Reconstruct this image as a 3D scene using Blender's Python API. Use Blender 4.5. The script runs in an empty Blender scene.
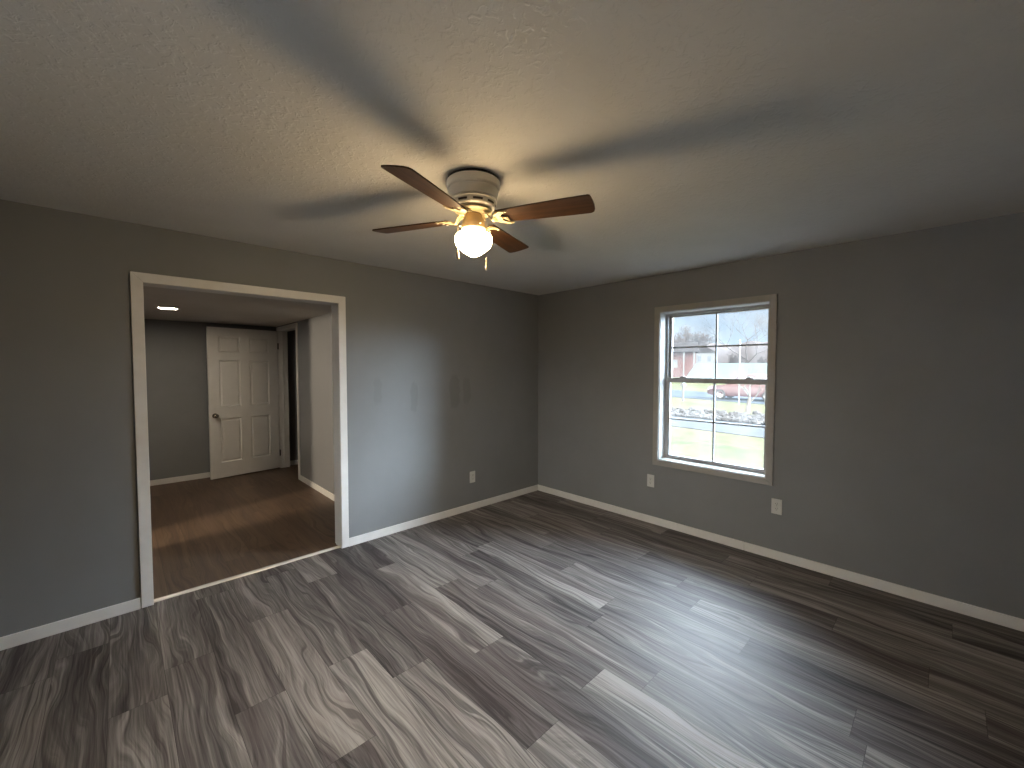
import bpy, bmesh, math, random
from mathutils import Vector, Matrix
from math import pi, sin, cos, radians as R

S = bpy.context.scene
COL = S.collection

# ------------------------------------------------------------------ camera
cam = bpy.data.objects.new('camera', bpy.data.cameras.new('camera'))
COL.objects.link(cam)
F = Vector((0.6893972, 0.72333833, -0.03889942)); Rt = Vector((0.72390569, -0.68989855, 0.00073244)); U = Rt.cross(F)
m = Matrix((Rt, U, -F)).transposed().to_4x4()
m.translation = Vector((-3.70446, -3.42420, 1.5))
cam.matrix_world = m
cam.data.sensor_width = 36
cam.data.lens = 413.6226 / 1024 * 36
cam.data.clip_start = 0.05; cam.data.clip_end = 1000
S.camera = cam

# ------------------------------------------------------------------ colour management
S.view_settings.view_transform = 'Standard'
S.view_settings.look = 'None'
S.view_settings.gamma = 1
S.view_settings.use_curve_mapping = False
S.view_settings.exposure = 0.38

# ------------------------------------------------------------------ sky: pale near the horizon, unseen south-east glow and other lobes added to light the room
SKY_BASE = 0.58
SKY_GLOW = 185.0
SKY_BANK = 44.0
SKY_WEST = 11.0
GLOW_AZ, GLOW_AZW = -70.0, 28.0
world = bpy.data.worlds.new('winter_sky'); S.world = world
world.use_nodes = True
nt = world.node_tree; nt.nodes.clear()
def wn(t, **k):
    n = nt.nodes.new(t)
    for a, v in k.items(): setattr(n, a, v)
    return n
def wmath(op, a, b=None, c=None):
    n = wn('ShaderNodeMath', operation=op)
    for i, v in enumerate((a, b, c)):
        if v is None: continue
        if hasattr(v, 'links') or isinstance(v, bpy.types.NodeSocket): nt.links.new(v, n.inputs[i])
        else: n.inputs[i].default_value = v
    return n.outputs[0]
def wsmooth(v, lo, hi):
    n = wn('ShaderNodeMapRange', interpolation_type='SMOOTHSTEP')
    nt.links.new(v, n.inputs[0])
    n.inputs[1].default_value = lo; n.inputs[2].default_value = hi
    return n.outputs[0]
tc = wn('ShaderNodeTexCoord'); sp = wn('ShaderNodeSeparateXYZ')
nt.links.new(tc.outputs['Generated'], sp.inputs[0])
el = wmath('MULTIPLY', wmath('ARCSINE', sp.outputs[2]), 180 / pi)
az = wmath('MULTIPLY', wmath('ARCTAN2', sp.outputs[1], sp.outputs[0]), 180 / pi)
daz = wmath('DIVIDE', wmath('SUBTRACT', az, GLOW_AZ), GLOW_AZW)
g_az = wmath('POWER', 2.718, wmath('MULTIPLY', wmath('MULTIPLY', daz, daz), -1.0))
low = wmath('MULTIPLY', wsmooth(az, -22, 6), 10.0)                     # keeps the glow off the horizon across the window view
g_el = wmath('MULTIPLY', wsmooth(wmath('SUBTRACT', el, low), -2.0, 4.0), wmath('SUBTRACT', 1.0, wsmooth(el, 12, 42)))
glow = wmath('MULTIPLY', wmath('MULTIPLY', g_az, g_el), SKY_GLOW)
# broad bright bank above the view, added to light the floor
daz2 = wmath('DIVIDE', wmath('SUBTRACT', az, 5.0), 75.0)
bank = wmath('MULTIPLY', wmath('POWER', 2.718, wmath('MULTIPLY', wmath('MULTIPLY', daz2, daz2), -1.0)), wmath('MULTIPLY', wsmooth(el, 11, 24), wmath('SUBTRACT', 1.0, wsmooth(el, 46, 74))))
glow = wmath('ADD', glow, wmath('MULTIPLY', bank, SKY_BANK))
west = wmath('MULTIPLY', wsmooth(wmath('ABSOLUTE', az), 110, 150), wmath('MULTIPLY', wsmooth(el, -1, 4), wmath('SUBTRACT', 1.0, wsmooth(el, 35, 70))))  # unseen western sky, brightened to fill the room through the added window
glow = wmath('ADD', glow, wmath('MULTIPLY', west, SKY_WEST))
cl = wn('ShaderNodeTexNoise'); cl.inputs['Scale'].default_value = 5.0; cl.inputs['Detail'].default_value = 5
mp = wn('ShaderNodeMapping'); mp.inputs['Scale'].default_value = (1, 1, 3.5)
nt.links.new(tc.outputs['Generated'], mp.inputs[0]); nt.links.new(mp.outputs[0], cl.inputs[0])
rmp = wn('ShaderNodeValToRGB')
rmp.color_ramp.elements[0].position = .35; rmp.color_ramp.elements[0].color = (.62, .80, 1.0, 1)
rmp.color_ramp.elements[1].position = .65; rmp.color_ramp.elements[1].color = (.93, .97, 1.0, 1)
nt.links.new(cl.outputs[0], rmp.inputs[0])
b1 = wn('ShaderNodeBackground'); nt.links.new(rmp.outputs[0], b1.inputs[0]); b1.inputs[1].default_value = SKY_BASE
b2 = wn('ShaderNodeBackground'); nt.links.new(glow, b2.inputs[1])
gc = wn('ShaderNodeMix', data_type='RGBA'); nt.links.new(wsmooth(wmath('ABSOLUTE', az), 100, 120), gc.inputs[0])
gc.inputs[6].default_value = (.76, .88, 1.0, 1); gc.inputs[7].default_value = (1.0, .95, .88, 1); nt.links.new(gc.outputs[2], b2.inputs[0])
ad = wn('ShaderNodeAddShader'); nt.links.new(b1.outputs[0], ad.inputs[0]); nt.links.new(b2.outputs[0], ad.inputs[1])
wo = wn('ShaderNodeOutputWorld'); nt.links.new(ad.outputs[0], wo.inputs[0])

# ------------------------------------------------------------------ hazy sun on the yard (comes from behind the house, never enters this room)
sl = bpy.data.lights.new('hazy_sun', 'SUN'); sl.energy = .6; sl.angle = R(6); sl.color = (1, .95, .86)
so = bpy.data.objects.new('hazy_sun', sl); COL.objects.link(so)
so.rotation_euler = (R(38), 0, R(-120)); so.location = (-20, -10, 30)
LAMP_DOWN, LAMP_UP = 190.0, 24.0
CAN_LIGHT = 190.0
STRIP_LIGHT = 380.0

# ------------------------------------------------------------------ materials
class NB:
    """small node-tree builder"""
    def __init__(s, name):
        s.m = bpy.data.materials.new(name); s.m.use_nodes = True
        s.t = s.m.node_tree; s.b = s.t.nodes['Principled BSDF']; s.out = s.t.nodes['Material Output']
    def n(s, typ, **k):
        nd = s.t.nodes.new(typ)
        for a, v in k.items(): setattr(nd, a, v)
        return nd
    def l(s, a, b): s.t.links.new(a, b)
    def put(s, v, sock):
        if isinstance(v, bpy.types.NodeSocket): s.l(v, sock)
        else: sock.default_value = v
    def math(s, op, a, b=None, c=None, clamp=False):
        nd = s.n('ShaderNodeMath', operation=op, use_clamp=clamp)
        for i, v in enumerate((a, b, c)):
            if v is not None: s.put(v, nd.inputs[i])
        return nd.outputs[0]
    def noise(s, vec, scale, detail=3, rough=.5, dist=0):
        nd = s.n('ShaderNodeTexNoise')
        if vec is not None: s.l(vec, nd.inputs['Vector'])
        nd.inputs['Scale'].default_value = scale; nd.inputs['Detail'].default_value = detail
        nd.inputs['Roughness'].default_value = rough; nd.inputs['Distortion'].default_value = dist
        return nd.outputs[0]
    def ramp(s, v, stops):
        nd = s.n('ShaderNodeValToRGB'); e = nd.color_ramp.elements
        while len(e) < len(stops): e.new(.5)
        for k, (p, c) in enumerate(stops): e[k].position = p; e[k].color = (*c, 1)
        s.l(v, nd.inputs[0]); return nd.outputs[0]
    def mapr(s, v, a, b, c=0., d=1.):
        nd = s.n('ShaderNodeMapRange', interpolation_type='SMOOTHSTEP'); s.l(v, nd.inputs[0])
        for i, q in zip((1, 2, 3, 4), (a, b, c, d)): nd.inputs[i].default_value = q
        return nd.outputs[0]
    def mix(s, f, a, b, blend='MIX'):
        nd = s.n('ShaderNodeMix', data_type='RGBA', blend_type=blend)
        s.put(f, nd.inputs[0])
        for v, i in ((a, 6), (b, 7)):
            if isinstance(v, tuple): v = (*v, 1) if len(v) == 3 else v
            s.put(v, nd.inputs[i])
        return nd.outputs[2]
    def pos(s): return s.n('ShaderNodeNewGeometry').outputs['Position']
    def obj(s): return s.n('ShaderNodeTexCoord').outputs['Object']
    def scl(s, vec, xyz):
        nd = s.n('ShaderNodeVectorMath', operation='MULTIPLY'); s.l(vec, nd.inputs[0]); nd.inputs[1].default_value = xyz
        return nd.outputs[0]
    def add(s, a, b):
        nd = s.n('ShaderNodeVectorMath', operation='ADD'); s.put(a, nd.inputs[0]); s.put(b, nd.inputs[1]); return nd.outputs[0]
    def bump(s, h, strength, dist=.005):
        nd = s.n('ShaderNodeBump'); nd.inputs['Strength'].default_value = strength; nd.inputs['Distance'].default_value = dist
        s.l(h, nd.inputs['Height']); s.l(nd.outputs[0], s.b.inputs['Normal'])
    def base(s, c, rough=.5, metal=0, spec=.5):
        if isinstance(c, tuple): s.b.inputs['Base Color'].default_value = (*c, 1)
        else: s.l(c, s.b.inputs['Base Color'])
        s.put(rough, s.b.inputs['Roughness']); s.b.inputs['Metallic'].default_value = metal
        s.b.inputs['Specular IOR Level'].default_value = spec
        return s

def simple(name, c, rough=.5, metal=0, spec=.5, var=.06, scale=14):
    b = NB(name); v = b.noise(b.obj(), scale, 4, .6)
    lo = tuple(x * (1 - var) for x in c); hi = tuple(min(1, x * (1 + var)) for x in c)
    b.base(b.ramp(v, [(.3, lo), (.7, hi)]), rough, metal, spec)
    return b.m

def wall_mat(name, c, patches=()):
    b = NB(name); p = b.pos()
    v = b.noise(p, 1.7, 4, .6)
    col = b.ramp(v, [(.3, tuple(x * .95 for x in c)), (.7, tuple(x * 1.05 for x in c))])
    if patches:                                             # roller touch-ups that dried darker
        spx = b.n('ShaderNodeSeparateXYZ'); b.l(p, spx.inputs[0])
        wob = b.math('MULTIPLY', b.math('SUBTRACT', b.noise(p, 14, 2), .5), .06)
        tot = None
        for (px, pz, rx, rz, a) in patches:
            dx = b.math('DIVIDE', b.math('SUBTRACT', b.math('ADD', spx.outputs[0], wob), px), rx)
            dz = b.math('DIVIDE', b.math('SUBTRACT', b.math('ADD', spx.outputs[2], wob), pz), rz)
            d = b.math('ADD', b.math('POWER', b.math('ABSOLUTE', dx), 3.), b.math('POWER', b.math('ABSOLUTE', dz), 3.))
            k = b.mapr(d, .45, 1.3, a, 0.)
            tot = k if tot is None else b.math('MAXIMUM', tot, k)
        col = b.mix(tot, col, tuple(x * .55 for x in c))
    b.base(col, .62, 0, .35)
    b.bump(b.noise(p, 130, 3, .6), .12, .003)
    return b.m

def wood_floor(name, dark, mid, light, spread, rough, sheen):
    b = NB(name)
    uv = b.n('ShaderNodeUVMap', uv_map='plank').outputs[0]
    at = b.n('ShaderNodeAttribute', attribute_name='plank_random').outputs['Color']
    sp_ = b.n('ShaderNodeSeparateColor'); b.l(at, sp_.inputs[0])
    off = b.scl(at, (37., 53., 71.))
    su = b.n('ShaderNodeSeparateXYZ'); b.l(uv, su.inputs[0])
    base = b.add(b.scl(uv, (1, 1, 0)), off)
    low = b.noise(b.scl(base, (3.2, .75, 1)), 1.6, 2, .5)
    warp = b.n('ShaderNodeCombineXYZ'); b.l(b.math('MULTIPLY', b.math('SUBTRACT', low, .5), .24), warp.inputs[0])
    wv = b.add(base, warp.outputs[0])
    broad = b.noise(b.scl(wv, (15., .42, 1)), 1.0, 4, .6)          # broad dark and pale figure
    band = b.noise(b.scl(wv, (55., .8, 1)), 1.0, 6, .68)            # cathedral grain
    fine = b.noise(b.scl(base, (130., 2.6, 1)), 1.0, 4, .65)          # pores
    streak = b.noise(b.scl(wv, (70., 1.1, 1)), 1.0, 2, .4)
    v = b.math('ADD', b.math('MULTIPLY', broad, .60), b.math('MULTIPLY', band, .40))
    v = b.math('ADD', v, b.math('MULTIPLY', b.math('SUBTRACT', sp_.outputs[0], .5), spread))
    v = b.math('ADD', v, b.math('MULTIPLY', b.math('SUBTRACT', fine, .5), .34))
    col = b.ramp(v, [(.34, dark), (.495, mid), (.66, light)])
    st = b.mapr(streak, .56, .68, 0., .62)
    col = b.mix(st, col, tuple(x * .8 for x in dark))
    hue = b.noise(b.scl(base, (9., .5, 1)), 1.0, 2, .5)
    col = b.mix(b.mapr(hue, .35, .65, 0., .30), col, b.mix(.5, col, (.13, .085, .085)), 'MIX')
    # seams between the boards
    edge = b.math('MINIMUM', su.outputs[0], su.outputs[1])
    seam = b.mapr(edge, .0008, .0028, .72, 0.)
    col = b.mix(seam, col, tuple(x * .35 for x in dark))
    b.base(col, b.math('ADD', rough, b.math('MULTIPLY', band, .12)), 0, sheen)
    b.bump(b.math('ADD', b.math('MULTIPLY', band, .6), b.math('MULTIPLY', fine, .4)), .10, .002)
    return b.m

def wood(name, dark, light, axis=0, rough=.4):
    b = NB(name); s_ = [60, 60, 60]; s_[axis] = 3.0
    p = b.scl(b.obj(), tuple(s_))
    v = b.noise(p, 1, 5, .6, .4)
    b.base(b.ramp(v, [(.32, dark), (.68, light)]), rough, 0, .4)
    return b.m

M = {}
WALL = (.220, .225, .234)
M['wall'] = wall_mat('grey_wall_paint', WALL)
M['wall_patched'] = wall_mat('grey_wall_paint_touched_up', WALL, [(-1.705, 1.225, .035, .15, .22), (-1.24, 1.265, .065, .17, .30), (-1.09, 1.265, .05, .14, .22), (-2.06, 1.3, .04, .12, .14)])
def ceiling_mat(name, c, st):
    b = NB(name); p = b.pos()
    v = b.noise(p, 2.3, 4, .6)
    b.base(b.ramp(v, [(.3, tuple(x * .96 for x in c)), (.7, tuple(x * 1.03 for x in c))]), .85, 0, .2)
    n1 = b.noise(p, 34, 3, .55, .6); n2 = b.noise(p, 85, 3, .6)
    k = b.mapr(n1, .50, .62)
    b.bump(b.math('ADD', b.math('MULTIPLY', k, .75), b.math('MULTIPLY', n2, .45)), st, .006)
    return b.m
M['ceiling'] = ceiling_mat('textured_ceiling', (.64, .62, .585), .30)
M['hall_ceiling'] = ceiling_mat('hall_ceiling_paint', (.62, .60, .57), .12)
M['trim'] = simple('white_trim_paint', (.74, .73, .71), .45, 0, .4, .04, 9)
M['door'] = simple('white_door_paint', (.70, .69, .67), .45, 0, .4, .03, 9)
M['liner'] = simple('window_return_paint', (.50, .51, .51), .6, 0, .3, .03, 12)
M['vinyl'] = simple('white_vinyl_shaded', (.35, .355, .36), .4, 0, .4, .03, 12)  # white vinyl, darkened to carry the shade of the backlit frame
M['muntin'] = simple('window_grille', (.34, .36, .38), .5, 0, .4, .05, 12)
M['plastic'] = simple('outlet_plastic', (.62, .615, .60), .4, 0, .45, .03, 30)
M['slot'] = simple('dark_slot', (.02, .02, .02), .6)
M['nickel'] = simple('satin_nickel', (.55, .53, .50), .28, 1, .5, .05, 30)
M['knob'] = simple('aged_nickel', (.26, .245, .22), .25, 1, .5, .1, 30)
M['dark_hinge'] = simple('dark_hinge_metal', (.05, .045, .04), .45, .8, .5, .1, 30)
M['steel'] = simple('pale_transition_strip', (.80, .77, .70), .25, .25, .5, .05, 20)
M['casing_shaded'] = simple('white_casing_shaded', (.34, .325, .305), .5, 0, .4, .06, 9)  # white casing paint, greyed to stand in for backlit shade
M['fan_white'] = simple('cream_fan_enamel', (.78, .73, .64), .35, 0, .5, .03, 20)
M['fitter'] = simple('cream_fitter_lamplit', (.42, .30, .16), .45, 0, .3, .05, 20)  # cream fitter with the orange lamp glow put into its colour
M['slot_brown'] = simple('brown_slot', (.13, .095, .07), .8)
M['bracket'] = simple('cream_bracket_lamplit', (.56, .46, .27), .4, 0, .4, .05, 20)  # cream-white metal with the yellow lamp light put into its colour
M['gap'] = simple('shadow_gap_black', (.03, .025, .02), .8)  # near-black colour stands in for shade in the gap above the housing
M['blade'] = wood('walnut_fan_blade', (0.029, 0.013, 0.006), (0.083, 0.039, 0.016), 0, .42)
M['fob'] = simple('cream_fob', (.80, .72, .55), .35)
M['chain'] = simple('brass_bead_chain', (.75, .60, .35), .3, .9)
M['floor'] = wood_floor('grey_plank_laminate', (.030, .027, .028), (.142, .131, .127), (.350, .328, .308), .13, .48, .24)
M['hall_floor'] = wood_floor('brown_plank_laminate', (.060, .040, .027), (.105, .070, .046), (.150, .104, .070), .10, .38, .3)

g = NB('globe_glow'); g.t.nodes.remove(g.b)
e_ = g.n('ShaderNodeEmission'); e_.inputs[0].default_value = (1, .73, .40, 1)
nz = g.n('ShaderNodeSeparateXYZ'); g.l(g.n('ShaderNodeNewGeometry').outputs['Normal'], nz.inputs[0])
g.l(g.mapr(nz.outputs[2], -.60, .20, LAMP_DOWN, LAMP_UP), e_.inputs[1]); g.l(e_.outputs[0], g.out.inputs[0]); M['globe'] = g.m
g = NB('can_light_glow'); g.t.nodes.remove(g.b)
e_ = g.n('ShaderNodeEmission'); e_.inputs[0].default_value = (1, .86, .68, 1); e_.inputs[1].default_value = CAN_LIGHT
g.l(e_.outputs[0], g.out.inputs[0]); M['can'] = g.m
# window glass with a thin pale veil that imitates washed-out glare
g = NB('glare_veil_glass'); g.t.nodes.remove(g.b)
tr = g.n('ShaderNodeBsdfTransparent'); tr.inputs[0].default_value = (.97, .99, 1, 1)
gl = g.n('ShaderNodeBsdfGlossy'); gl.inputs['Roughness'].default_value = .02
fr = g.n('ShaderNodeFresnel'); fr.inputs[0].default_value = 1.3
tl = g.n('ShaderNodeBsdfTranslucent'); tl.inputs[0].default_value = (.92, .95, .96, 1)
m1 = g.n('ShaderNodeMixShader'); g.l(fr.outputs[0], m1.inputs[0]); g.l(tr.outputs[0], m1.inputs[1]); g.l(gl.outputs[0], m1.inputs[2])
m2 = g.n('ShaderNodeMixShader'); g.l(g.mapr(g.noise(g.pos(), 6, 4), .3, .7, .006, .014), m2.inputs[0]); g.l(m1.outputs[0], m2.inputs[1]); g.l(tl.outputs[0], m2.inputs[2])
g.l(m2.outputs[0], g.out.inputs[0]); M['glass'] = g.m

# outdoors
def ground_mat(name, a, b_, c, sc):
    b = NB(name); p = b.pos()
    v = b.math('ADD', b.math('MULTIPLY', b.noise(p, sc, 4, .6), .6), b.math('MULTIPLY', b.noise(p, sc * 9, 3, .6), .4))
    b.base(b.ramp(v, [(.36, a), (.5, b_), (.62, c)]), .95, 0, 0); return b.m
M['lawn'] = ground_mat('winter_lawn', (.028, .037, .017), (.046, .043, .025), (.057, .049, .032), .3)
M['road'] = ground_mat('pale_asphalt', (0.033, 0.035, 0.036), (0.037, 0.038, 0.040), (0.041, 0.042, 0.043), .8)
M['road_dark'] = ground_mat('dark_asphalt', (.024, .029, .033), (.030, .034, .039), (.035, .040, .046), .8)  # darker blue-grey asphalt of the far street
M['stone'] = ground_mat('grey_fieldstone', (0.029, 0.025, 0.022), (0.043, 0.039, 0.037), (0.058, 0.053, 0.050), 1.6)
M['hill'] = ground_mat('wooded_hill', (0.032, 0.027, 0.026), (0.041, 0.034, 0.032), (0.047, 0.040, 0.038), .35)
M['bark_grey'] = simple('grey_winter_bark', (0.051, 0.043, 0.040), .9, 0, 0, .15, 3)
M['bark_pale'] = simple('pale_bark', (0.116, 0.108, 0.097), .9, 0, 0, .1, 6)
M['bark_white'] = simple('white_sycamore_bark', (.66, .65, .63), .9, 0, .1, .1, 3)
M['tealroof'] = simple('pale_teal_metal_roof', (0.054, 0.068, 0.066), .9, 0, 0, .05, 2)
M['siding'] = simple('pale_siding', (0.112, 0.112, 0.108), .8, 0, 0)
b = NB('red_brick'); bk = b.n('ShaderNodeTexBrick'); b.l(b.scl(b.obj(), (1, 1, 1)), bk.inputs[0])
bk.inputs['Color1'].default_value = (0.064, 0.027, 0.023, 1); bk.inputs['Color2'].default_value = (0.075, 0.033, 0.027, 1); bk.inputs['Mortar'].default_value = (0.075, 0.064, 0.058, 1)
bk.inputs['Scale'].default_value = 1.3; b.base(bk.outputs[0], .85, 0, .2); M['brick'] = b.m
M['brownroof'] = simple('grey_shingle_roof', (0.018, 0.015, 0.014), .9, 0, 0)
M['housewhite'] = simple('white_house_paint', (0.097, 0.097, 0.094), .7, 0, 0)
M['darkglass'] = simple('dark_window_glass', (.05, .06, .07), .1)
M['maroon'] = simple('maroon_car_paint', (0.048, 0.016, 0.019), .25, .2, .5, .04, 2)
M['tyre'] = simple('black_tyre', (.02, .02, .02), .8)
M['alloy'] = simple('silver_alloy', (0.224, 0.224, 0.224), .3, .3)
M['postmetal'] = simple('pale_galvanised_metal', (0.115, 0.120, 0.122), .5, .3)

# ------------------------------------------------------------------ builders
def link(name, bm, mat, parent=None, smooth=False, recalc=True):
    if recalc: bmesh.ops.recalc_face_normals(bm, faces=bm.faces[:])
    me = bpy.data.meshes.new(name); bm.to_mesh(me); bm.free()
    if smooth:
        for p in me.polygons: p.use_smooth = True
        try: me.set_sharp_from_angle(angle=R(smooth if smooth is not True else 40))
        except Exception: pass
    for mm in (mat if isinstance(mat, (list, tuple)) else [mat]): me.materials.append(mm)
    o = bpy.data.objects.new(name, me); COL.objects.link(o)
    if parent: o.parent = parent
    return o
def tag(o, label=None, cat=None, group=None, kind=None):
    for k, v in (('label', label), ('category', cat), ('group', group), ('kind', kind)):
        if v: o[k] = v
    return o
def structure(o): o['kind'] = 'structure'; return o
def empty(name, loc=(0, 0, 0), rz=0):
    o = bpy.data.objects.new(name, None); o.location = loc; o.rotation_euler = (0, 0, rz); o.empty_display_size = .1
    COL.objects.link(o); return o
def box(bm, x0, x1, y0, y1, z0, z1, bev=0, mat=None):
    r = bmesh.ops.create_cube(bm, size=1, matrix=Matrix.Translation(((x0 + x1) / 2, (y0 + y1) / 2, (z0 + z1) / 2)) @ Matrix.Diagonal((abs(x1 - x0), abs(y1 - y0), abs(z1 - z0), 1)))
    vs = r['verts']
    fs = list({f for v in vs for f in v.link_faces})
    if mat is not None:
        for f in fs: f.material_index = mat
    if bev:
        es = list({e for v in vs for e in v.link_edges})
        bmesh.ops.bevel(bm, geom=es, offset=bev, segments=2, profile=.5, affect='EDGES')
    return vs
def boxes(name, lst, mat, parent=None, bev=0):
    bm = bmesh.new()
    for b_ in lst: box(bm, *b_, bev=bev)
    return link(name, bm, mat, parent)
def lathe(bm, prof, seg=48, mtx=Matrix()):
    rings = []
    for r, z in prof:
        if r < 1e-6: rings.append([bm.verts.new(mtx @ Vector((0, 0, z)))])
        else: rings.append([bm.verts.new(mtx @ Vector((r * cos(2 * pi * k / seg), r * sin(2 * pi * k / seg), z))) for k in range(seg)])
    for a, c in zip(rings, rings[1:]):
        for k in range(seg):
            k2 = (k + 1) % seg
            if len(a) == 1 and len(c) == 1: continue
            if len(a) == 1: bm.faces.new((a[0], c[k], c[k2]))
            elif len(c) == 1: bm.faces.new((a[k], a[k2], c[0]))
            else: bm.faces.new((a[k], a[k2], c[k2], c[k]))
def tube(bm, pts, rad, seg=6, cap=True):
    pts = [Vector(p) for p in pts]; rads = rad if isinstance(rad, (list, tuple)) else [rad] * len(pts)
    rings = []; ref = None
    for i, p in enumerate(pts):
        d = (pts[min(i + 1, len(pts) - 1)] - pts[max(i - 1, 0)]).normalized()
        if ref is None: ref = Vector((0, 0, 1)) if abs(d.z) < .9 else Vector((1, 0, 0))
        a = d.cross(ref).normalized(); b_ = d.cross(a)
        rings.append([bm.verts.new(p + (a * cos(2 * pi * k / seg) + b_ * sin(2 * pi * k / seg)) * rads[i]) for k in range(seg)])
    for q, w in zip(rings, rings[1:]):
        for k in range(seg): bm.faces.new((q[k], q[(k + 1) % seg], w[(k + 1) % seg], w[k]))
    if cap:
        bm.faces.new(rings[0][::-1]); bm.faces.new(rings[-1])
def prism(bm, poly, z0, z1, mtx=Matrix()):
    a = [bm.verts.new(mtx @ Vector((x, y, z0))) for x, y in poly]; b_ = [bm.verts.new(mtx @ Vector((x, y, z1))) for x, y in poly]
    n = len(poly)
    bm.faces.new(a[::-1]); bm.faces.new(b_)
    for k in range(n): bm.faces.new((a[k], a[(k + 1) % n], b_[(k + 1) % n], b_[k]))

# ------------------------------------------------------------------ room dimensions
H = 2.376
X0, Y0 = -4.55, -4.35            # walls behind the camera
T = .12
DX0, DX1, DZ = -3.577, -2.397, 2.022     # cased opening
WY0, WY1, WZ0, WZ1 = -2.460, -1.556, .627, 2.022   # window opening
WT = .175                          # outside wall thickness
HC = 2.11                          # hall ceiling
HX = -1.97                         # hall side wall
HB = 3.50                          # hall back wall
HL = -4.70

def plank_floor(name, x0, x1, y0, y1, mat, w, phase, joints, seed, L=1.22):
    bm = bmesh.new(); uvl = bm.loops.layers.uv.new('plank'); cl_ = bm.loops.layers.float_color.new('plank_random')
    rnd = random.Random(seed)
    k0 = math.floor((x0 - phase) / w)
    k = k0
    while phase + k * w < x1 - 1e-4:
        a, b_ = max(phase + k * w, x0), min(phase + (k + 1) * w, x1)
        j = joints.get(k, rnd.random() * L + y0)
        n = math.ceil((y0 - j) / L); ys = [y0]
        while j + n * L < y1 - .02:
            if j + n * L > y0 + .02: ys.append(j + n * L)
            n += 1
        ys.append(y1)
        for c, d in zip(ys, ys[1:]):
            vs = [bm.verts.new((x, y, 0)) for x, y in ((a, c), (b_, c), (b_, d), (a, d))]
            f = bm.faces.new(vs); rc = (rnd.random(), rnd.random(), rnd.random(), 1)
            for lp, (u_, v_) in zip(f.loops, ((0, 0), (b_ - a, 0), (b_ - a, d - c), (0, d - c))):
                lp[uvl].uv = (u_, v_); lp[cl_] = rc
        k += 1
    # give the boards thickness: a rim and an underside
    bot = [bm.verts.new(p) for p in ((x0, y0, -.06), (x1, y0, -.06), (x1, y1, -.06), (x0, y1, -.06))]
    bm.faces.new(bot[::-1])
    return structure(link(name, bm, mat, recalc=False))

JO = {0: -.795, 1: -1.346, 2: -1.86, 4: -1.62, 6: -1.76, 7: -2.29, 9: -2.03, 10: -3.196}
plank_floor('floor', X0, 0, Y0, .028, M['floor'], .199, -3.576, JO, 4)
plank_floor('floor_hall', HL + 0, -.3, .062, HB, M['hall_floor'], .18, -3.5, {}, 9)

plank_floor('floor_next_room', -8, HL, -1.5, HB, M['hall_floor'], .18, -3.5, {}, 12)
# ---- walls
structure(boxes('wall_left', [(X0 - T, DX0 - .015, 0, T, -.05, H), (DX1 + .015, 0, 0, T, -.05, H), (DX0 - .015, DX1 + .015, 0, T, DZ + .015, H)], M['wall_patched']))
structure(boxes('wall_right', [(0, WT, Y0 - T, WY0, -.7, H + .1), (0, WT, WY1, 5, -.7, H + .1), (0, WT, WY0, WY1, -.7, WZ0), (0, WT, WY0, WY1, WZ1, H + .1)], M['wall']))
structure(boxes('wall_back', [(X0 - T, 0, Y0 - T, Y0, -.05, H)], M['wall']))
BW = (-2.60, -1.00, .62, 2.03)      # added west window, unseen behind the camera, lets in fill light
structure(boxes('wall_front', [(X0 - T, X0, Y0, BW[0], -.05, H), (X0 - T, X0, BW[1], 0, -.05, H), (X0 - T, X0, BW[0], BW[1], -.05, BW[2]), (X0 - T, X0, BW[0], BW[1], BW[3], H)], M['wall']))
XA, XB = X0 - .1, X0 - .04
w2 = structure(boxes('added_west_window', [(XA, XB, BW[0], BW[0] + .04, BW[2], BW[3]), (XA, XB, BW[1] - .04, BW[1], BW[2], BW[3]), (XA, XB, BW[0] + .04, BW[1] - .04, BW[2], BW[2] + .04),
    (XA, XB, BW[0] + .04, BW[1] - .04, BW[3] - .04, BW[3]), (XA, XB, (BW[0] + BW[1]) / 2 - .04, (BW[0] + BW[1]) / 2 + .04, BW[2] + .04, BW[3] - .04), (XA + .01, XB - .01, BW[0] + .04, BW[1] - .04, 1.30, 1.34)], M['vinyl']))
XC, XD = X0 + .0005, X0 + .016
boxes('window_casing', [(XC, XD, BW[0] - .05, BW[0], BW[2] - .05, BW[3] + .05), (XC, XD, BW[1], BW[1] + .05, BW[2] - .05, BW[3] + .05), (XC, XD, BW[0], BW[1], BW[3], BW[3] + .05), (XC, XD, BW[0], BW[1], BW[2] - .05, BW[2])], M['trim'], w2)
boxes('pane', [(X0 - .072, X0 - .068, BW[0] + .03, BW[1] - .03, BW[2] + .03, BW[3] - .03)], M['glass'], w2)
structure(boxes('ceiling', [(X0 - T, 0, Y0 - T, T, H, H + .1)], M['ceiling']))
structure(boxes('ceiling_hall', [(HL, 0, T, HB + T, HC, HC + .1)], M['hall_ceiling']))
structure(boxes('wall_hall_back', [(HL, -.0, HB, HB + T, -.05, HC)], M['wall']))
structure(boxes('wall_hall_side', [(HX, HX + T, T, 2.53, -.05, HC), (HX, HX + T, 3.415, HB, -.05, HC), (HX, HX + T, 2.53, 3.415, 2.055, HC)], M['wall']))
structure(boxes('wall_hall_end', [(HL - T, HL, T, .95, -.05, HC), (HL - T, HL, 1.26, HB + T, -.05, HC), (HL - T, HL, .95, 1.26, 2.04, HC)], M['wall']))  # unseen narrow opening, shaped to cut the light strip on the hall floor
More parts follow.
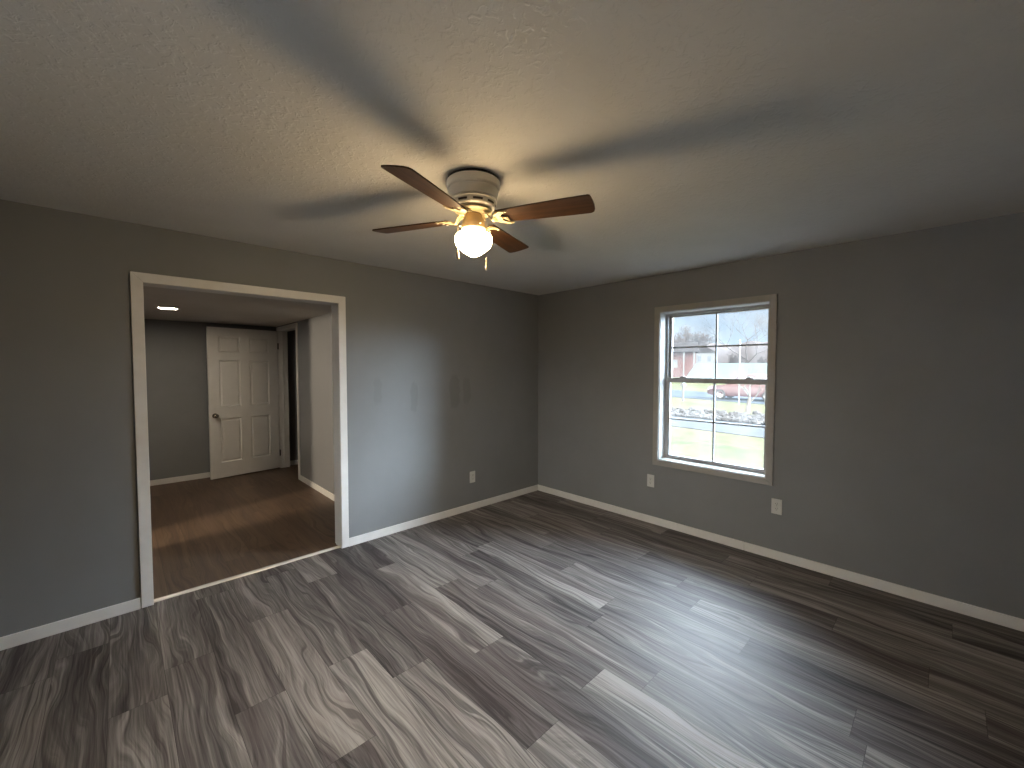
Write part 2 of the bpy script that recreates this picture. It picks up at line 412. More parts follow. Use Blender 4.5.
structure(boxes('wall_next_room', [(-8.1, -8, -1.5, HB + T, -.05, 2.4), (-8, HL - T, -1.6, -1.5, -.05, 2.4), (-8, HL - T, HB, HB + T, -.05, 2.4), (HL - T, HL, -1.6, T, -.05, 2.4), (HL - T, HL, T, HB + T, HC, 2.4)], M['wall']))
structure(boxes('ceiling_next_room', [(-8.1, HL, -1.6, HB + T, 2.4, 2.5)], M['hall_ceiling']))
pl = bpy.data.lights.new('added_strip_light', 'POINT'); pl.energy = STRIP_LIGHT; pl.shadow_soft_size = .06; pl.color = (1, .82, .60)  # unseen light added to throw the bright strip across the hall floor
po = bpy.data.objects.new('added_strip_light', pl); po.location = (-6.4, .80, 2.0); COL.objects.link(po)
structure(boxes('wall_bedroom_side', [(-.3, -.2, T, HB, -.05, HC)], M['wall']))

# ---- skirting
def skirt(name, segs):
    bm = bmesh.new()
    for (x0, x1, y0, y1) in segs: box(bm, x0, x1, y0, y1, 0, .070, bev=.003)
    return structure(link(name, bm, M['trim']))
SK = .012
skirt('baseboard_left', [(X0 + SK, DX0 - .062, -SK, 0), (DX1 + .059, -SK, -SK, 0)])
skirt('baseboard_right', [(-SK, 0, -2.315, 0), (-SK, 0, Y0 + SK, -2.3175)])
skirt('baseboard_back', [(X0, 0, Y0, Y0 + SK)])
skirt('baseboard_front', [(X0, X0 + SK, Y0 + SK, 0)])
skirt('baseboard_hall_back', [(HL, HX, HB - SK, HB), (HX + T, -.3, HB - SK, HB)])
skirt('baseboard_hall_side', [(HX - SK, HX, T, 2.49)])

# ---- cased opening in the left wall
bm = bmesh.new()
def mitred(bm, x0, x1, z0, z1, wd, y0, y1):
    """picture-frame casing with three legs and mitred corners in the xz plane"""
    L_ = [(x0 - wd, z0), (x0, z0), (x0, z1), (x0 - wd, z1 + wd)]
    R_ = [(x1, z0), (x1 + wd, z0), (x1 + wd, z1 + wd), (x1, z1)]
    T_ = [(x0, z1), (x1, z1), (x1 + wd, z1 + wd), (x0 - wd, z1 + wd)]
    mt = Matrix(((1, 0, 0, 0), (0, 0, 1, 0), (0, 1, 0, 0), (0, 0, 0, 1)))
    for q in (L_, R_, T_): prism(bm, q, y0, y1, mt)
mitred(bm, DX0, DX1, .004, DZ, .0585, -.016, -.0005)
bmesh.ops.bevel(bm, geom=[e for e in bm.edges], offset=.002, segments=1, affect='EDGES')
structure(link('trim_1', bm, M['trim']))
bm = bmesh.new(); mitred(bm, DX0, DX1, .004, DZ, .0585, T + .0005, T + .016)
structure(link('trim_2', bm, M['trim']))
structure(boxes('trim_3', [(DX0 - .0148, DX0, 0, T, 0, DZ), (DX1, DX1 + .0148, 0, T, 0, DZ), (DX0 - .0148, DX1 + .0148, 0, T, DZ, DZ + .0148)], M['trim']))
# transition strip in the opening
bm = bmesh.new()
prof = [(.022, .0), (.026, .006), (.036, .0095), (.054, .0095), (.064, .006), (.068, .0)]
for xx in (DX0 + .0005, DX1 - .0005): [bm.verts.new((xx, y, z)) for y, z in prof]
bm.verts.ensure_lookup_table(); n = len(prof)
for k in range(n): bm.faces.new([bm.verts[k], bm.verts[(k + 1) % n], bm.verts[n + (k + 1) % n], bm.verts[n + k]])
bm.faces.new([bm.verts[k] for k in range(n)]); bm.faces.new([bm.verts[n + k] for k in range(n)][::-1])
structure(link('trim_4', bm, M['steel'], smooth=60))

# ---- hall doorway trim and panel door
HD0, HD1, HDZ = 2.545, 3.40, 2.040
structure(boxes('trim_5', [(HX - .014, HX - .0005, HD0 - .055, HD0, .003, HDZ + .055), (HX - .014, HX - .0005, HD1, HD1 + .055, .003, HDZ + .055), (HX - .014, HX - .0005, HD0, HD1, HDZ, HDZ + .055)], M['trim'], bev=.002))
structure(boxes('trim_6', [(HX, HX + T, 2.5302, HD0, 0, HDZ), (HX, HX + T, HD1, 3.4148, 0, HDZ), (HX, HX + T, HD0, HD1, HDZ, 2.0548),
                           (HX + .045, HX + .057, HD1 - .012, HD1, 0, HDZ), (HX + .045, HX + .057, HD0, HD0 + .012, 0, HDZ)], M['trim']))
# door leaf: local x from the hinge (0) to the free edge (-W), y = face towards the hall (-)
DW, DH, DT = .868, 2.022, .035
door = None
bm = bmesh.new()
xs = [0, -.122, -.376, -.492, -.746, -DW]
zs = [0, .205, .800, .955, 1.585, 1.690, 1.905, DH]
def door_face(bm, y, sgn):
    grid = [[bm.verts.new((x, y, z)) for z in zs] for x in xs]
    pan = []
    for i in range(5):
        for j in range(7):
            f = bm.faces.new((grid[i][j], grid[i + 1][j], grid[i + 1][j + 1], grid[i][j + 1]))
            if i in (1, 3) and j in (1, 3, 5): pan.append(f)
    return grid, pan
gf, pf = door_face(bm, 0, -1)
gb, pb = door_face(bm, DT, 1)
def rim(g):
    r = [g[i][0] for i in range(6)] + [g[5][j] for j in range(1, 8)] + [g[i][7] for i in range(4, -1, -1)] + [g[0][j] for j in range(6, 0, -1)]
    return r
ra, rb = rim(gf), rim(gb)
for k in range(len(ra)): bm.faces.new((ra[k], ra[(k + 1) % len(ra)], rb[(k + 1) % len(ra)], rb[k]))
bmesh.ops.recalc_face_normals(bm, faces=bm.faces[:])
for f in pf + pb:
    bmesh.ops.inset_region(bm, faces=[f], thickness=.012, depth=-.016)
    bmesh.ops.inset_region(bm, faces=[f], thickness=.016, depth=0)
    bmesh.ops.inset_region(bm, faces=[f], thickness=.020, depth=.008)
door = structure(link('door_1', bm, M['door'], recalc=False))
door.location = (-1.988, 3.392, .016)
door.rotation_euler = (0, 0, math.atan2(.135, .82) )
bm = bmesh.new()
mx = Matrix.Translation((-DW + .062, 0, .845)) @ Matrix.Rotation(pi / 2, 4, 'X')
lathe(bm, [(0, 0), (.032, 0), (.033, .004), (.028, .009), (.014, .012), (.011, .022), (.012, .034), (.022, .040), (.0275, .050), (.027, .060), (.018, .067), (0, .069)], 28, mx)
kn = link('door_knob', bm, M['knob'], door, smooth=30); kn['label'] = 'round dark nickel door knob'
for z in (.22, 1.80):
    bm = bmesh.new(); tube(bm, [(.006, -.004, z - .045), (.006, -.004, z + .045)], .008, 10); box(bm, -.002, .001, .002, .03, z - .045, z + .045)
    hg = link('hinge', bm, M['dark_hinge'], door); hg['label'] = 'dark metal hinge'

# ---- recessed light in the hall ceiling
rl = tag(empty('recessed_light', (-3.315, 2.10, HC)), 'round recessed ceiling light glowing white in the hallway ceiling', 'light')
bm = bmesh.new(); lathe(bm, [(.072, -.0005), (.100, -.0005), (.101, -.004), (.095, -.007), (.078, -.006), (.072, -.0005)], 40)
link('trim_ring', bm, M['trim'], rl, smooth=40)
bm = bmesh.new(); lathe(bm, [(0, -.003), (.0745, -.003), (.0745, -.001), (0, -.001)], 40)
link('lens', bm, M['can'], rl)

# ------------------------------------------------------------------ window
win = structure(empty('window_1', (0, (WY0 + WY1) / 2, WZ0)))
def wpart(name, bm, mat, parent=None, smooth=False):
    o = link(name, bm, mat, None, smooth)
    o.parent = parent or win
    if parent is None: o.matrix_parent_inverse = Matrix.Translation(-win.location)
    return o
bm = bmesh.new()      # inside casing, mitred
c = .0505; y0, y1, z0, z1 = WY0, WY1, WZ0, WZ1
mt = Matrix(((0, 0, 1, 0), (1, 0, 0, 0), (0, 1, 0, 0), (0, 0, 0, 1)))
for q in ([(y0, z0), (y0, z1), (y0 - c, z1 + c), (y0 - c, z0 - c)], [(y1, z0), (y1 + c, z0 - c), (y1 + c, z1 + c), (y1, z1)],
          [(y0, z1), (y1, z1), (y1 + c, z1 + c), (y0 - c, z1 + c)], [(y0, z0), (y0 - c, z0 - c), (y1 + c, z0 - c), (y1, z0)]):
    prism(bm, q, -.016, -.0005, mt)
bmesh.ops.bevel(bm, geom=bm.edges[:], offset=.0018, segments=1, affect='EDGES')
wpart('window_casing', bm, M['casing_shaded'])
bm = bmesh.new()      # drywall-return liner
for b_ in ((.0, .112, y0, y0 + .006, z0, z1), (.0, .112, y1 - .006, y1, z0, z1), (.0, .112, y0 + .006, y1 - .006, z1 - .006, z1), (.0, .112, y0 + .006, y1 - .006, z0, z0 + .008)): box(bm, *b_)
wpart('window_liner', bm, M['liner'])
bm = bmesh.new(); fw = .026
for b_ in ((.112, .172, y0, y0 + fw, z0, z1), (.112, .172, y1 - fw, y1, z0, z1), (.112, .172, y0 + fw, y1 - fw, z1 - fw, z1), (.112, .172, y0 + fw, y1 - fw, z0, z0 + .022)): box(bm, *b_)
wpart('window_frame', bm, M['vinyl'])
ZR0, ZR1 = 1.362, 1.412
def sash(x0, x1, za, zb, bot, top, name, lab):
    ya, yb = y0 + fw, y1 - fw; sw = .022
    bm = bmesh.new()
    for b_ in ((x0, x1, ya, ya + sw, za, zb), (x0, x1, yb - sw, yb, za, zb), (x0, x1, ya + sw, yb - sw, za, za + bot), (x0, x1, ya + sw, yb - sw, zb - top, zb)): box(bm, *b_)
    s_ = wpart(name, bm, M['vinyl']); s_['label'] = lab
    xm = (x0 + x1) / 2
    bm = bmesh.new(); box(bm, xm - .002, xm + .002, ya + sw - .004, yb - sw + .004, za + bot - .004, zb - top + .004)
    wpart('pane', bm, M['glass'], s_)
    bm = bmesh.new(); zc = (za + bot + zb - top) / 2; yc = (ya + yb) / 2
    box(bm, xm - .0055, xm + .0055, yc - .007, yc + .007, za + bot, zb - top); box(bm, xm - .0055, xm + .0055, ya + sw, yb - sw, zc - .007, zc + .007)
    gm = wpart('grille', bm, M['muntin'], s_); gm['label'] = 'thin grey cross-shaped window grille'
    return s_
sash(.144, .168, ZR0 + .004, z1 - fw, .040, .014, 'sash', 'upper window sash')
sash(.116, .142, z0 + .022, ZR1 - .004, .018, .044, 'sash', 'lower window sash')
for yy in (y0 + .17, y1 - .17):
    bm = bmesh.new(); box(bm, .120, .140, yy - .03, yy + .03, ZR1 - .0045, ZR1 + .004, bev=.002); box(bm, .112, .134, yy - .012, yy + .022, ZR1 + .003, ZR1 + .012, bev=.002)
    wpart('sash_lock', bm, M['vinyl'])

# ------------------------------------------------------------------ wall outlets
def outlet(loc, rz, label, group=None):
    """local +y points out of the wall"""
    o = tag(empty('wall_outlet', loc, rz), label, 'outlet', group)
    bm = bmesh.new(); box(bm, -.036, .036, .0005, .0065, -.060, .060, bev=.0025); link('cover_plate', bm, M['plastic'], o)
    for s_ in (-1, 1):
        bm = bmesh.new(); zc = s_ * .0195
        prism(bm, [(.0165 * cos(a) if abs(cos(a)) < .86 else math.copysign(.0142, cos(a)), .0165 * sin(a)) for a in [2 * pi * k / 24 for k in range(24)]], -.0095, -.006, Matrix.Translation((0, 0, zc)) @ Matrix.Rotation(pi / 2, 4, 'X'))
        rc = link('receptacle', bm, M['plastic'], o)
        bm = bmesh.new(); box(bm, -.0075, -.0050, .009, .0099, zc + .000, zc + .009); box(bm, .0050, .0075, .009, .0099, zc + .001, zc + .008)
        tube(bm, [(0, .009, zc - .007), (0, .0099, zc - .007)], .0028, 10)
        link('slots', bm, M['slot'], rc)
    bm = bmesh.new(); tube(bm, [(0, .006, 0), (0, .0078, 0)], .0032, 12); link('screw', bm, M['nickel'], o)
    return o
outlet((-1.020, 0, .349), pi, 'white duplex outlet low on the grey wall beside the wide cased opening')
outlet((0, -1.484, .412), pi / 2, 'white duplex outlet just below the window corner nearest the room corner')
outlet((0, -2.540, .419), pi / 2, 'white duplex outlet below the window, at its end away from the room corner')

# ------------------------------------------------------------------ ceiling fan
FX, FY = -2.4793, -1.8769
fan = tag(empty('ceiling_fan', (FX, FY, H)), 'cream flush-mount ceiling fan with four walnut blades and lit schoolhouse globe', 'ceiling fan')
def fz(z): return z - H
bm = bmesh.new(); lathe(bm, [(0, -.0005), (.118, -.0005), (.118, -.012), (0, -.012)], 56); link('mounting_plate', bm, M['gap'], fan)
bm = bmesh.new()
lathe(bm, [(.05, -.0125), (.121, -.0125), (.124, -.015), (.124, -.042), (.121, -.047), (.113, -.050), (.112, -.055), (.117, -.059), (.116, -.063), (.108, -.094), (.104, -.097),
           (.110, -.100), (.110, -.105), (.106, -.109), (.099, -.130), (.094, -.135), (.070, -.138), (.05, -.138)], 64)
hs = link('motor_housing', bm, M['fan_white'], fan, smooth=25)
for k in range(9):       # cooling slots round the lower ring
    a = 2 * pi * k / 9 + .75
    bm = bmesh.new(); rr = []
    for q in range(6):
        b_ = a + (q / 5 - .5) * .44
        for (rad, z) in ((.1042, -.1165), (.1015, -.1245)): rr.append(bm.verts.new((rad * cos(b_), rad * sin(b_), z)))
    for q in range(5): bm.faces.new((rr[2 * q], rr[2 * q + 1], rr[2 * q + 3], rr[2 * q + 2]))
    bmesh.ops.solidify(bm, geom=bm.faces[:], thickness=.0012)
    link('cooling_slot', bm, M['slot_brown'], hs)
bm = bmesh.new(); lathe(bm, [(0, -.138), (.082, -.138), (.086, -.142), (.086, -.150), (.078, -.156), (.05, -.158), (0, -.158)], 48); link('rotor_hub', bm, M['bracket'], fan, smooth=25)
PH, RT, HW, BE, TX, TY = .3961, .5591, .0615, -.1932, -.022, .0505
ZB = 2.195 - H
for k in range(4):
    a = PH + k * pi / 2
    r = Vector((cos(a), sin(a), 0)); t = Vector((-sin(a), cos(a), 0)); up = Vector((0, 0, 1))
    def P(rad, lat, dz=0, pitch=BE):
        v = r * rad + (t * cos(pitch) + up * sin(pitch)) * lat + (up * cos(pitch) - t * sin(pitch)) * dz
        v.z += TX * v.x + TY * v.y + ZB
        return v
    # blade outline: (radius, lateral), one clipped and one rounded tip corner
    out = [(.128, -.044), (.122, -.030), (.127, 0), (.122, .030), (.128, .044), (.30, .056), (.45, .061)]
    out += [(.530, .0625), (.545, .0615), (.556, .055), (.5625, .040), (.566, .010), (.566, -.020), (.564, -.045), (.561, -.058), (.553, -.0625), (.44, -.060), (.30, -.054)]
    bm = bmesh.new()
    A = [bm.verts.new((x, y, .003)) for x, y in out]; B = [bm.verts.new((x, y, -.003)) for x, y in out]; n = len(out)
    bm.faces.new(A); bm.faces.new(B[::-1])
    for q in range(n): bm.faces.new((A[q], A[(q + 1) % n], B[(q + 1) % n], B[q]))
    bl = link('blade', bm, M['blade'], fan)
    # local frame of the blade so the grain runs along it
    ex = P(1, 0) - P(0, 0); ey = P(0, 1) - P(0, 0); ez = P(0, 0, 1) - P(0, 0)
    mm = Matrix((ex, ey, ez)).transposed().to_4x4(); mm.translation = P(0, 0); bl.matrix_local = mm
    bl['label'] = 'dark walnut wood fan blade'
    # bracket: curved arm from the hub, ending in a three-pronged plate under the blade
    bm = bmesh.new()
    arm = [(.060, .018, .024), (.076, .014, .018), (.088, -.002, .012), (.098, -.014, .011), (.108, -.014, .013), (.120, -.0075, .020)]
    prev = None
    for (rad, dz, hw) in arm:
        pit = BE * min(1, max(0, (rad - .075) / .04))
        ring = [bm.verts.new(P(rad, s_ * hw, dz + d_, pit)) for s_, d_ in ((-1, -.003), (1, -.003), (1, .003), (-1, .003))]
        if prev:
            for q in range(4): bm.faces.new((prev[q], prev[(q + 1) % 4], ring[(q + 1) % 4], ring[q]))
        else: bm.faces.new(ring)
        prev = ring
    bm.faces.new(prev[::-1])
    for poly in ([(.112, -.022), (.128, -.036), (.152, -.049), (.182, -.049), (.190, -.045), (.174, -.039), (.155, -.028), (.146, -.014), (.152, -.004),
                  (.176, .0), (.152, .004), (.146, .014), (.155, .028), (.174, .039), (.190, .045), (.182, .049), (.152, .049), (.128, .036), (.112, .022)],):
        a_ = [bm.verts.new(P(x, y, -.0035)) for x, y in poly]; b_ = [bm.verts.new(P(x, y, -.0085)) for x, y in poly]; n = len(poly)
        bm.faces.new(a_); bm.faces.new(b_[::-1])
        for q in range(n): bm.faces.new((a_[q], a_[(q + 1) % n], b_[(q + 1) % n], b_[q]))
    bmesh.ops.triangulate(bm, faces=[f for f in bm.faces if len(f.verts) > 4])
    br = link('blade_bracket', bm, M['bracket'], fan); br['label'] = 'cream three-pronged blade bracket, tinted yellow for the lamp light'
    for (x, y) in ((.172, -.044), (.167, .0), (.172, .044)):
        bm = bmesh.new(); tube(bm, [P(x, y, -.0085), P(x, y, -.0115)], .004, 8); link('screw', bm, M['fan_white'], br)
bm = bmesh.new(); lathe(bm, [(0, -.158), (.036, -.158), (.040, -.163), (.042, -.172), (.052, -.196), (.055, -.208), (.057, -.228), (.050, -.231), (0, -.231)], 40); ft = link('light_fitter', bm, M['fitter'], fan, smooth=30)
for k in range(3):
    a = k * 2 * pi / 3 + .4
    bm = bmesh.new(); tube(bm, [(.056 * cos(a), .056 * sin(a), -.214), (.066 * cos(a), .066 * sin(a), -.214)], .003, 8); link('thumb_screw', bm, M['fan_white'], ft)
bm = bmesh.new()
lathe(bm, [(.046, -.2265), (.049, -.246), (.066, -.249), (.079, -.253), (.0855, -.261), (.0870, -.272), (.0858, -.286), (.0825, -.299), (.0745, -.311), (.057, -.326), (.036, -.3405), (.015, -.352), (0, -.3555)], 48)
link('glass_globe', bm, M['globe'], fan, smooth=80)['label'] = 'glowing white schoolhouse glass globe'
cu = Vector((-3.70446 - FX, -3.4242 - FY, 0)).normalized(); cr = Vector((-cu.y, cu.x, 0))
for (sx, sy, zt, zb, fl, lab) in ((-.071, .030, -.180, -.335, .055, None), (.058, .060, -.180, -.378, .058, None)):
    tp = cu * .042 + cr * (.042 * (1 if sx > 0 else -1)); pt = cu * sy * 1.25 + cr * sx
    pt = cr * sx + cu * (.075 if sx < 0 else .078)
    bm = bmesh.new(); p0 = Vector((tp.x, tp.y, zt)); p1 = Vector((pt.x * 1.0, pt.y * 1.0, -.225)); p2 = Vector((pt.x, pt.y, zb))
    tube(bm, [p0, p0.lerp(p1, .5) + Vector((0, 0, .006)), p1, p2], .0017, 6)
    pc = link('pull_chain', bm, M['chain'], fan)
    bm = bmesh.new(); lathe(bm, [(0, 0), (.0025, -.001), (.0032, -.012), (.0050, -.026), (.0072, -fl * .72), (.0068, -fl * .88), (.004, -fl * .98), (0, -fl)], 14, Matrix.Translation((pt.x, pt.y, zb)))
    link('pull_fob', bm, M['fob'], pc, smooth=50)

# ------------------------------------------------------------------ outdoors
GZ = -.6
structure(boxes('lawn', [(.3, 90, -90, 120, GZ - .3, GZ)], M['lawn']))
def strip(name, a, b_, mat, z):
    """ground strip between two lines x = x0 + s*y"""
    bm = bmesh.new(); L0, L1 = -60, 90
    t_ = [bm.verts.new((q[0] + q[1] * y, y, z)) for q, y in ((a, L0), (b_, L0), (b_, L1), (a, L1))]
    u_ = [bm.verts.new((v.co.x, v.co.y, GZ - .1)) for v in t_]
    bm.faces.new(t_); bm.faces.new(u_[::-1])
    for k in range(4): bm.faces.new((t_[k], t_[(k + 1) % 4], u_[(k + 1) % 4], u_[k]))
    return structure(link(name, bm, mat))
strip('street', (10.2, .157), (13.15, .10), M['road'], GZ + .02)
strip('far_street', (22.0, .33), (29.0, .38), M['road_dark'], GZ + .02)
rnd = random.Random(5)
bm = bmesh.new()
for k in range(1100):
    y = rnd.uniform(-3, 12); x = 13.15 + .10 * y + .2 + abs(rnd.gauss(0, 1)) * 1.6
    if x > 17.4 + .03 * y: continue
    s_ = rnd.uniform(.07, .17)
    mt = Matrix.Translation((x, y, GZ + s_ * .25)) @ Matrix.Rotation(rnd.random() * 6, 4, 'Z') @ Matrix.Rotation(rnd.uniform(-.3, .3), 4, 'X') @ Matrix.Diagonal((s_ * rnd.uniform(.8, 1.5), s_, s_ * rnd.uniform(.5, .9), 1))
    v0 = bmesh.ops.create_icosphere(bm, subdivisions=1, radius=1, matrix=mt)['verts']
    for v in v0: v.co += Vector((rnd.uniform(-1, 1), rnd.uniform(-1, 1), rnd.uniform(-1, 1))) * s_ * .18
tag(link('fieldstone_border', bm, M['stone']), 'strip of pale grey rubble stones along the street outside', 'stones', kind='stuff')

def tree_bm(seed, h, r0, levels, up=.35, spread=.75, kids=(3, 4), seg=4, lean=(0, 0), fork=.35, ck=(.55, .75), tp=.45):
    rn = random.Random(seed); bm = bmesh.new()
    def grow(p, d, ln, rad, lv):
        pts = [p]; rads = [rad]; q = p.copy(); dd = d.copy(); n_ = 3 if lv > 1 else 2
        for k in range(n_):
            dd = (dd + Vector((rn.uniform(-1, 1), rn.uniform(-1, 1), rn.uniform(-.4, 1) * up)) * .22).normalized()
            q = q + dd * ln / n_; pts.append(q.copy()); rads.append(rad * (1 - tp * (k + 1) / n_))
        tube(bm, pts, rads, max(3, seg if lv > 2 else 3), cap=False)
        if lv == 0: return
        for k in range(rn.randint(*kids)):
            i = rn.choice([n_, n_, n_ - 1] if n_ > 2 else [n_, 1])
            ax = Vector((rn.uniform(-1, 1), rn.uniform(-1, 1), rn.uniform(-.2, .5))).normalized()
            nd = (dd + ax * spread).normalized(); nd.z += up * .25; nd.normalize()
            grow(pts[i], nd, ln * rn.uniform(.58, .80), rads[i] * rn.uniform(*ck), lv - 1)
    d0 = Vector((lean[0], lean[1], 1)).normalized()
    grow(Vector((0, 0, -.1)), d0, h * fork, r0, levels)
    return bm
def tree_me(name, mat, *a, **k):
    bm = tree_bm(*a, **k); me = bpy.data.meshes.new(name); bm.to_mesh(me); bm.free(); me.materials.append(mat); return me
CX, CY = -3.70446, -3.4242
def polar(px, d):
    """ground point at distance d in the viewing direction of an angle off the +x axis"""
    a = R(px); return CX + d * cos(a), CY + d * sin(a)
def bare_tree(me, loc, rz, sc, label, group=None, name='bare_tree'):
    o = bpy.data.objects.new(name, me); COL.objects.link(o); o.location = loc; o.rotation_euler = (0, 0, rz); o.scale = (sc,) * 3
    return tag(o, label, 'tree', group)
# small pale ornamental tree on the far verge
me = tree_me('ornamental_tree', M['bark_pale'], 12, 2.5, .11, 5, up=.35, spread=.95, kids=(2, 4), seg=6, fork=.36)
bare_tree(me, (17.6, 2.93, GZ), .6, 1, 'small pale leafless ornamental tree on the grass verge beyond the stones', name='ornamental_tree')
# tall dark tree against the sky
me = tree_me('bare_tree', M['bark_grey'], 31, 22, .42, 7, up=.30, spread=1.0, kids=(3, 4), fork=.30, lean=(-.1, -.35))
tx, ty = polar(18.4, 96)
bare_tree(me, (tx, ty, GZ - 1.6), 0, 1.0, 'tall leafless tree with dark arching branches against the open sky')
KINDS = [tree_me('bare_tree', M['bark_grey'], s_, 11, .34, 7, up=.45, spread=.85, kids=(3, 4), fork=.28, ck=(.70, .85), tp=.3) for s_ in (3, 14, 27)]
rnd = random.Random(77)
spots = [(8.2 + 2.4 * k, (128, 148)[k % 2], .85) for k in range(5)] + [(22.4, 153, 1.9), (28.6, 153, 1.9), (25.4, 128, 1.45)]
for k, (px, d, big) in enumerate(spots):
    tx, ty = polar(px, d)
    bare_tree(KINDS[k % 3], (tx, ty, GZ - 2), rnd.random() * 6, big, 'leafless grey winter tree in the hazy treeline behind the houses', 'treeline behind the houses')
# low wooded ridge
bm = bmesh.new(); prev = None; rnd = random.Random(41)
for k in range(161):
    a = -25 + k * .55
    t_ = min(1, max(0, (a - 19.2) / 4.0)); t_ = t_ * t_ * (3 - 2 * t_)
    hh = 11.0 + 2.0 * t_ + .5 * sin(a * .9) + .3 * sin(a * 2.3 + 1)
    col_ = [bm.verts.new((CX + d * cos(R(a)), CY + d * sin(R(a)), z + rnd.uniform(-.2, .2))) for d, z in ((158, -4), (163, hh * .45), (171, hh * .8), (180, hh), (230, hh - 2))]
    if prev:
        for q in range(4): bm.faces.new((prev[q], prev[q + 1], col_[q + 1], col_[q]))
    prev = col_
structure(link('wooded_hill', bm, M['hill'], smooth=179))
# pale teal-roofed house
def polar_house(name, px, d, rz, z): 
    tx, ty = polar(px, d); return empty(name, (tx, ty, z), R(rz))
hm = tag(polar_house('neighbour_house', 16.6, 78, 18, -2.4), 'long low house with a pale teal metal roof across the street', 'house')
def hpart(name, lst, mat, parent, bev=0): return boxes(name, lst, mat, parent, bev)
hpart('wall', [(0, 8, -9.5, 9.0, -.3, 2.2)], M['siding'], hm)
bm = bmesh.new()      # hip roof
v = [bm.verts.new(p) for p in ((-.6, -10.2, 2.1), (8.6, -10.2, 2.1), (8.6, 9.6, 2.1), (-.6, 9.6, 2.1), (4, -8.5, 4.75), (4, 8.2, 4.75))]
for f in ((0, 4, 5, 3), (1, 2, 5, 4), (0, 1, 4), (3, 5, 2), (0, 3, 2, 1)): bm.faces.new([v[i] for i in f])
link('roof', bm, M['tealroof'], hm)
for yy in (-6, -1, 4): hpart('window', [(-.05, .02, yy, yy + 1.4, .8, 1.8)], M['darkglass'], hm)
# brick house with white porch posts
hb = tag(polar_house('brick_house', 26.4, 100, 26, -2.0), 'red brick house with white porch posts, partly behind the window frame', 'house')
hpart('wall', [(2, 12, -7.0, 9, -.3, 7.2)], M['brick'], hb)
bm = bmesh.new(); v = [bm.verts.new(p) for p in ((-.3, -7.6, 7.1), (12.6, -7.6, 7.1), (12.6, 9.6, 7.1), (-.3, 9.6, 7.1), (6, -7.6, 9.6), (6, 9.6, 9.6))]
for f in ((0, 4, 5, 3), (1, 2, 5, 4), (0, 1, 4), (3, 5, 2), (0, 3, 2, 1)): bm.faces.new([v[i] for i in f])
link('roof', bm, M['brownroof'], hb)
for yy in (-6.7, -4.6, -.6, 4.2): hpart('porch_post', [(0, .30, yy, yy + .30, -.1, 7.12)], M['housewhite'], hb)
hpart('porch', [(-.2, 2, -7.1, 9, -.6, -.1)], M['housewhite'], hb)
for yy in (-3.2, 1.4): hpart('window', [(1.94, 2.02, yy, yy + 1.1, 3.6, 5.4)], M['housewhite'], hb)

hw = tag(polar_house('white_house', 21.5, 118, 22, -2.2), 'small white house showing above the end of the teal roof', 'house')
hpart('wall', [(0, 6, -2.6, 2.6, -.3, 7.8)], M['housewhite'], hw)
bm = bmesh.new(); v = [bm.verts.new(p) for p in ((-.3, -3, 7.7), (6.3, -3, 7.7), (6.3, 3, 7.7), (-.3, 3, 7.7), (-.3, 0, 9.4), (6.3, 0, 9.4))]
for f in ((0, 4, 5, 1), (1, 5, 2), (2, 5, 4, 3), (0, 3, 4), (0, 1, 2, 3)): bm.faces.new([v[i] for i in f])
link('roof', bm, M['brownroof'], hw)
for yy in (-1.6, .7): hpart('window', [(-.05, .02, yy, yy + .8, 5.4, 6.9)], M['darkglass'], hw)
# maroon parked car, local +x forward
car = tag(empty('parked_car', (26.4, 5.55, GZ + .02), R(90 - 2)), 'maroon car with silver wheels parked on the street outside', 'car')
def loft(bm, secs):
    prev = None
    for (x, pts) in secs:
        ring = [bm.verts.new((x, y, z)) for y, z in pts]
        if prev:
            n_ = len(ring)
            for q in range(n_): bm.faces.new((prev[q], prev[(q + 1) % n_], ring[(q + 1) % n_], ring[q]))
        else: bm.faces.new(ring[::-1])
        prev = ring
    bm.faces.new(prev)
def sec(w, zb, zm, zt, wt): return [(-w, zb), (w, zb), (w * 1.03, zm), (wt, zt), (-wt, zt), (-w * 1.03, zm)]
bm = bmesh.new(); loft(bm, [(-2.35, sec(.78, .45, .70, .86, .66)), (-2.2, sec(.90, .30, .70, 1.02, .78)), (-1.6, sec(.92, .24, .72, 1.06, .82)), (.7, sec(.92, .24, .72, 1.02, .82)), (1.1, sec(.92, .24, .70, .98, .82)), (2.0, sec(.90, .26, .66, .86, .76)), (2.32, sec(.80, .34, .58, .74, .64))])
link('body', bm, M['maroon'], car, smooth=35)
bm = bmesh.new(); loft(bm, [(-2.05, sec(.80, 1.0, 1.05, 1.08, .72)), (-1.6, sec(.80, 1.0, 1.2, 1.56, .60)), (-1.0, sec(.80, 1.0, 1.2, 1.66, .60)), (.0, sec(.80, 1.0, 1.2, 1.66, .60)), (.35, sec(.80, 1.0, 1.2, 1.60, .58)), (1.15, sec(.78, .96, .99, 1.02, .70))])
link('cabin', bm, M['maroon'], car, smooth=35)
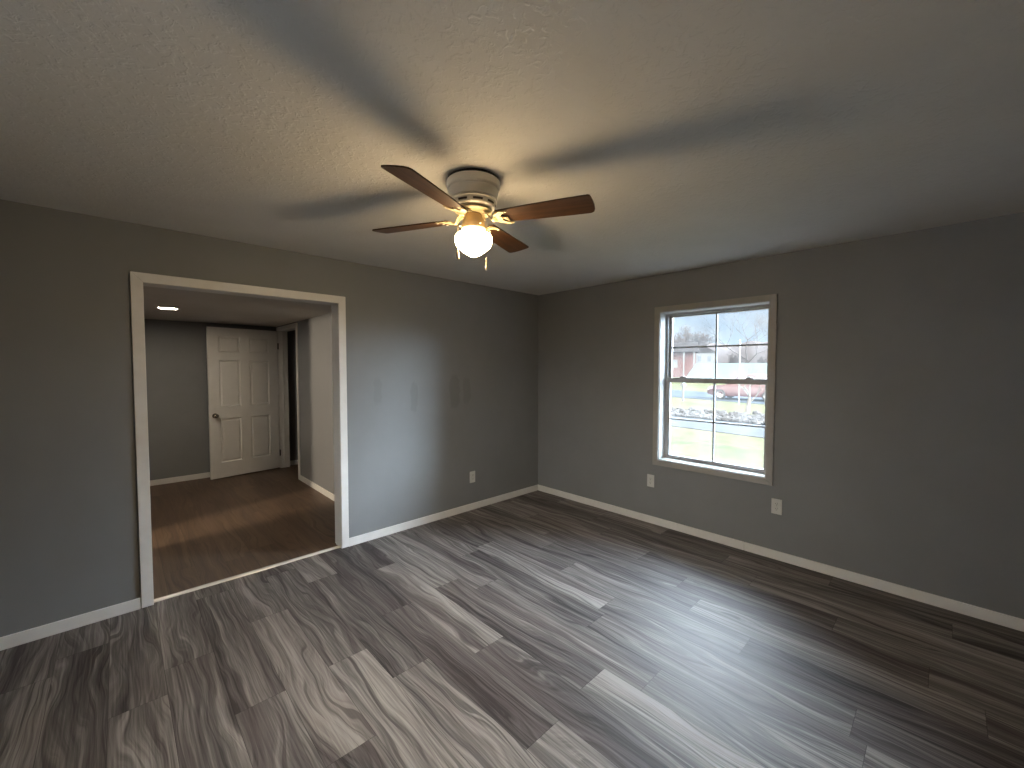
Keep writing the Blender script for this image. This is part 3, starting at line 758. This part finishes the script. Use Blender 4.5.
for sy in (-1, 1):
    bm = bmesh.new()
    for a_, b_ in (((-1.55, -.62)), ((-.52, .42))):
        q = [(a_, .81, 1.08), (b_, .81, 1.08), (b_ - (.1 if b_ > 0 else 0), .64, 1.55), (a_ + (.12 if a_ < -1 else 0), .64, 1.55)]
        vs = [bm.verts.new((x, sy * (y + .025), z)) for x, y, z in q] + [bm.verts.new((x, sy * (y - .02), z)) for x, y, z in q]
        for f in ((0, 1, 2, 3), (7, 6, 5, 4), (0, 4, 5, 1), (1, 5, 6, 2), (2, 6, 7, 3), (3, 7, 4, 0)): bm.faces.new([vs[i] for i in f])
    link('side_window', bm, M['darkglass'], car)
for wx in (-1.42, 1.42):
    for sy in (-1, 1):
        bm = bmesh.new(); mx = Matrix.Translation((wx, sy * .84, .34)) @ Matrix.Rotation(pi / 2 * -sy, 4, 'X')
        lathe(bm, [(.20, -.10), (.32, -.10), (.34, -.07), (.34, .08), (.32, .11), (.22, .11), (.20, .06)], 28, mx); w_ = link('wheel', bm, M['tyre'], car, smooth=40)
        bm = bmesh.new(); lathe(bm, [(0, .10), (.06, .11), (.07, .08), (.19, .085), (.225, .112), (.235, .10), (.235, .03), (0, .03)], 28, mx); link('hubcap', bm, M['alloy'], w_, smooth=40)
# posts on the verge
bm = bmesh.new(); tube(bm, [(0, 0, -.1), (0, 0, 3.65)], [.034, .030], 10); lathe(bm, [(.0, 3.65), (.05, 3.65), (.04, 3.70), (0, 3.72)], 10)
o = link('metal_pole', bm, M['postmetal'], smooth=40); o.location = (22.3, 4.82, GZ); tag(o, 'slim pale metal pole rising from the grass verge in front of the car', 'pole')
bm = bmesh.new(); tube(bm, [(0, 0, -.1), (0, 0, 1.5)], .05, 10); lathe(bm, [(.0, 1.5), (.055, 1.5), (.04, 1.55), (0, 1.56)], 10)
o = link('marker_post', bm, M['postmetal'], smooth=40); o.location = (22.6, 3.53, GZ); tag(o, 'short pale post on the verge past the small ornamental tree', 'post')
mb = tag(empty('mailbox', (22.2, 8.05, GZ), .1), 'pale mailbox on a post at the edge of the far street', 'mailbox')
bm = bmesh.new(); box(bm, -.05, .05, -.05, .05, -.1, .95); link('post', bm, M['housewhite'], mb)
bm = bmesh.new(); prism(bm, [(-.1, 0), (.1, 0), (.1, .12), (.07, .19), (0, .22), (-.07, .19), (-.1, .12)], -.24, .24, Matrix.Translation((0, 0, .95)) @ Matrix(((0, 0, 1, 0), (1, 0, 0, 0), (0, 1, 0, 0), (0, 0, 0, 1))))
link('box', bm, M['housewhite'], mb)
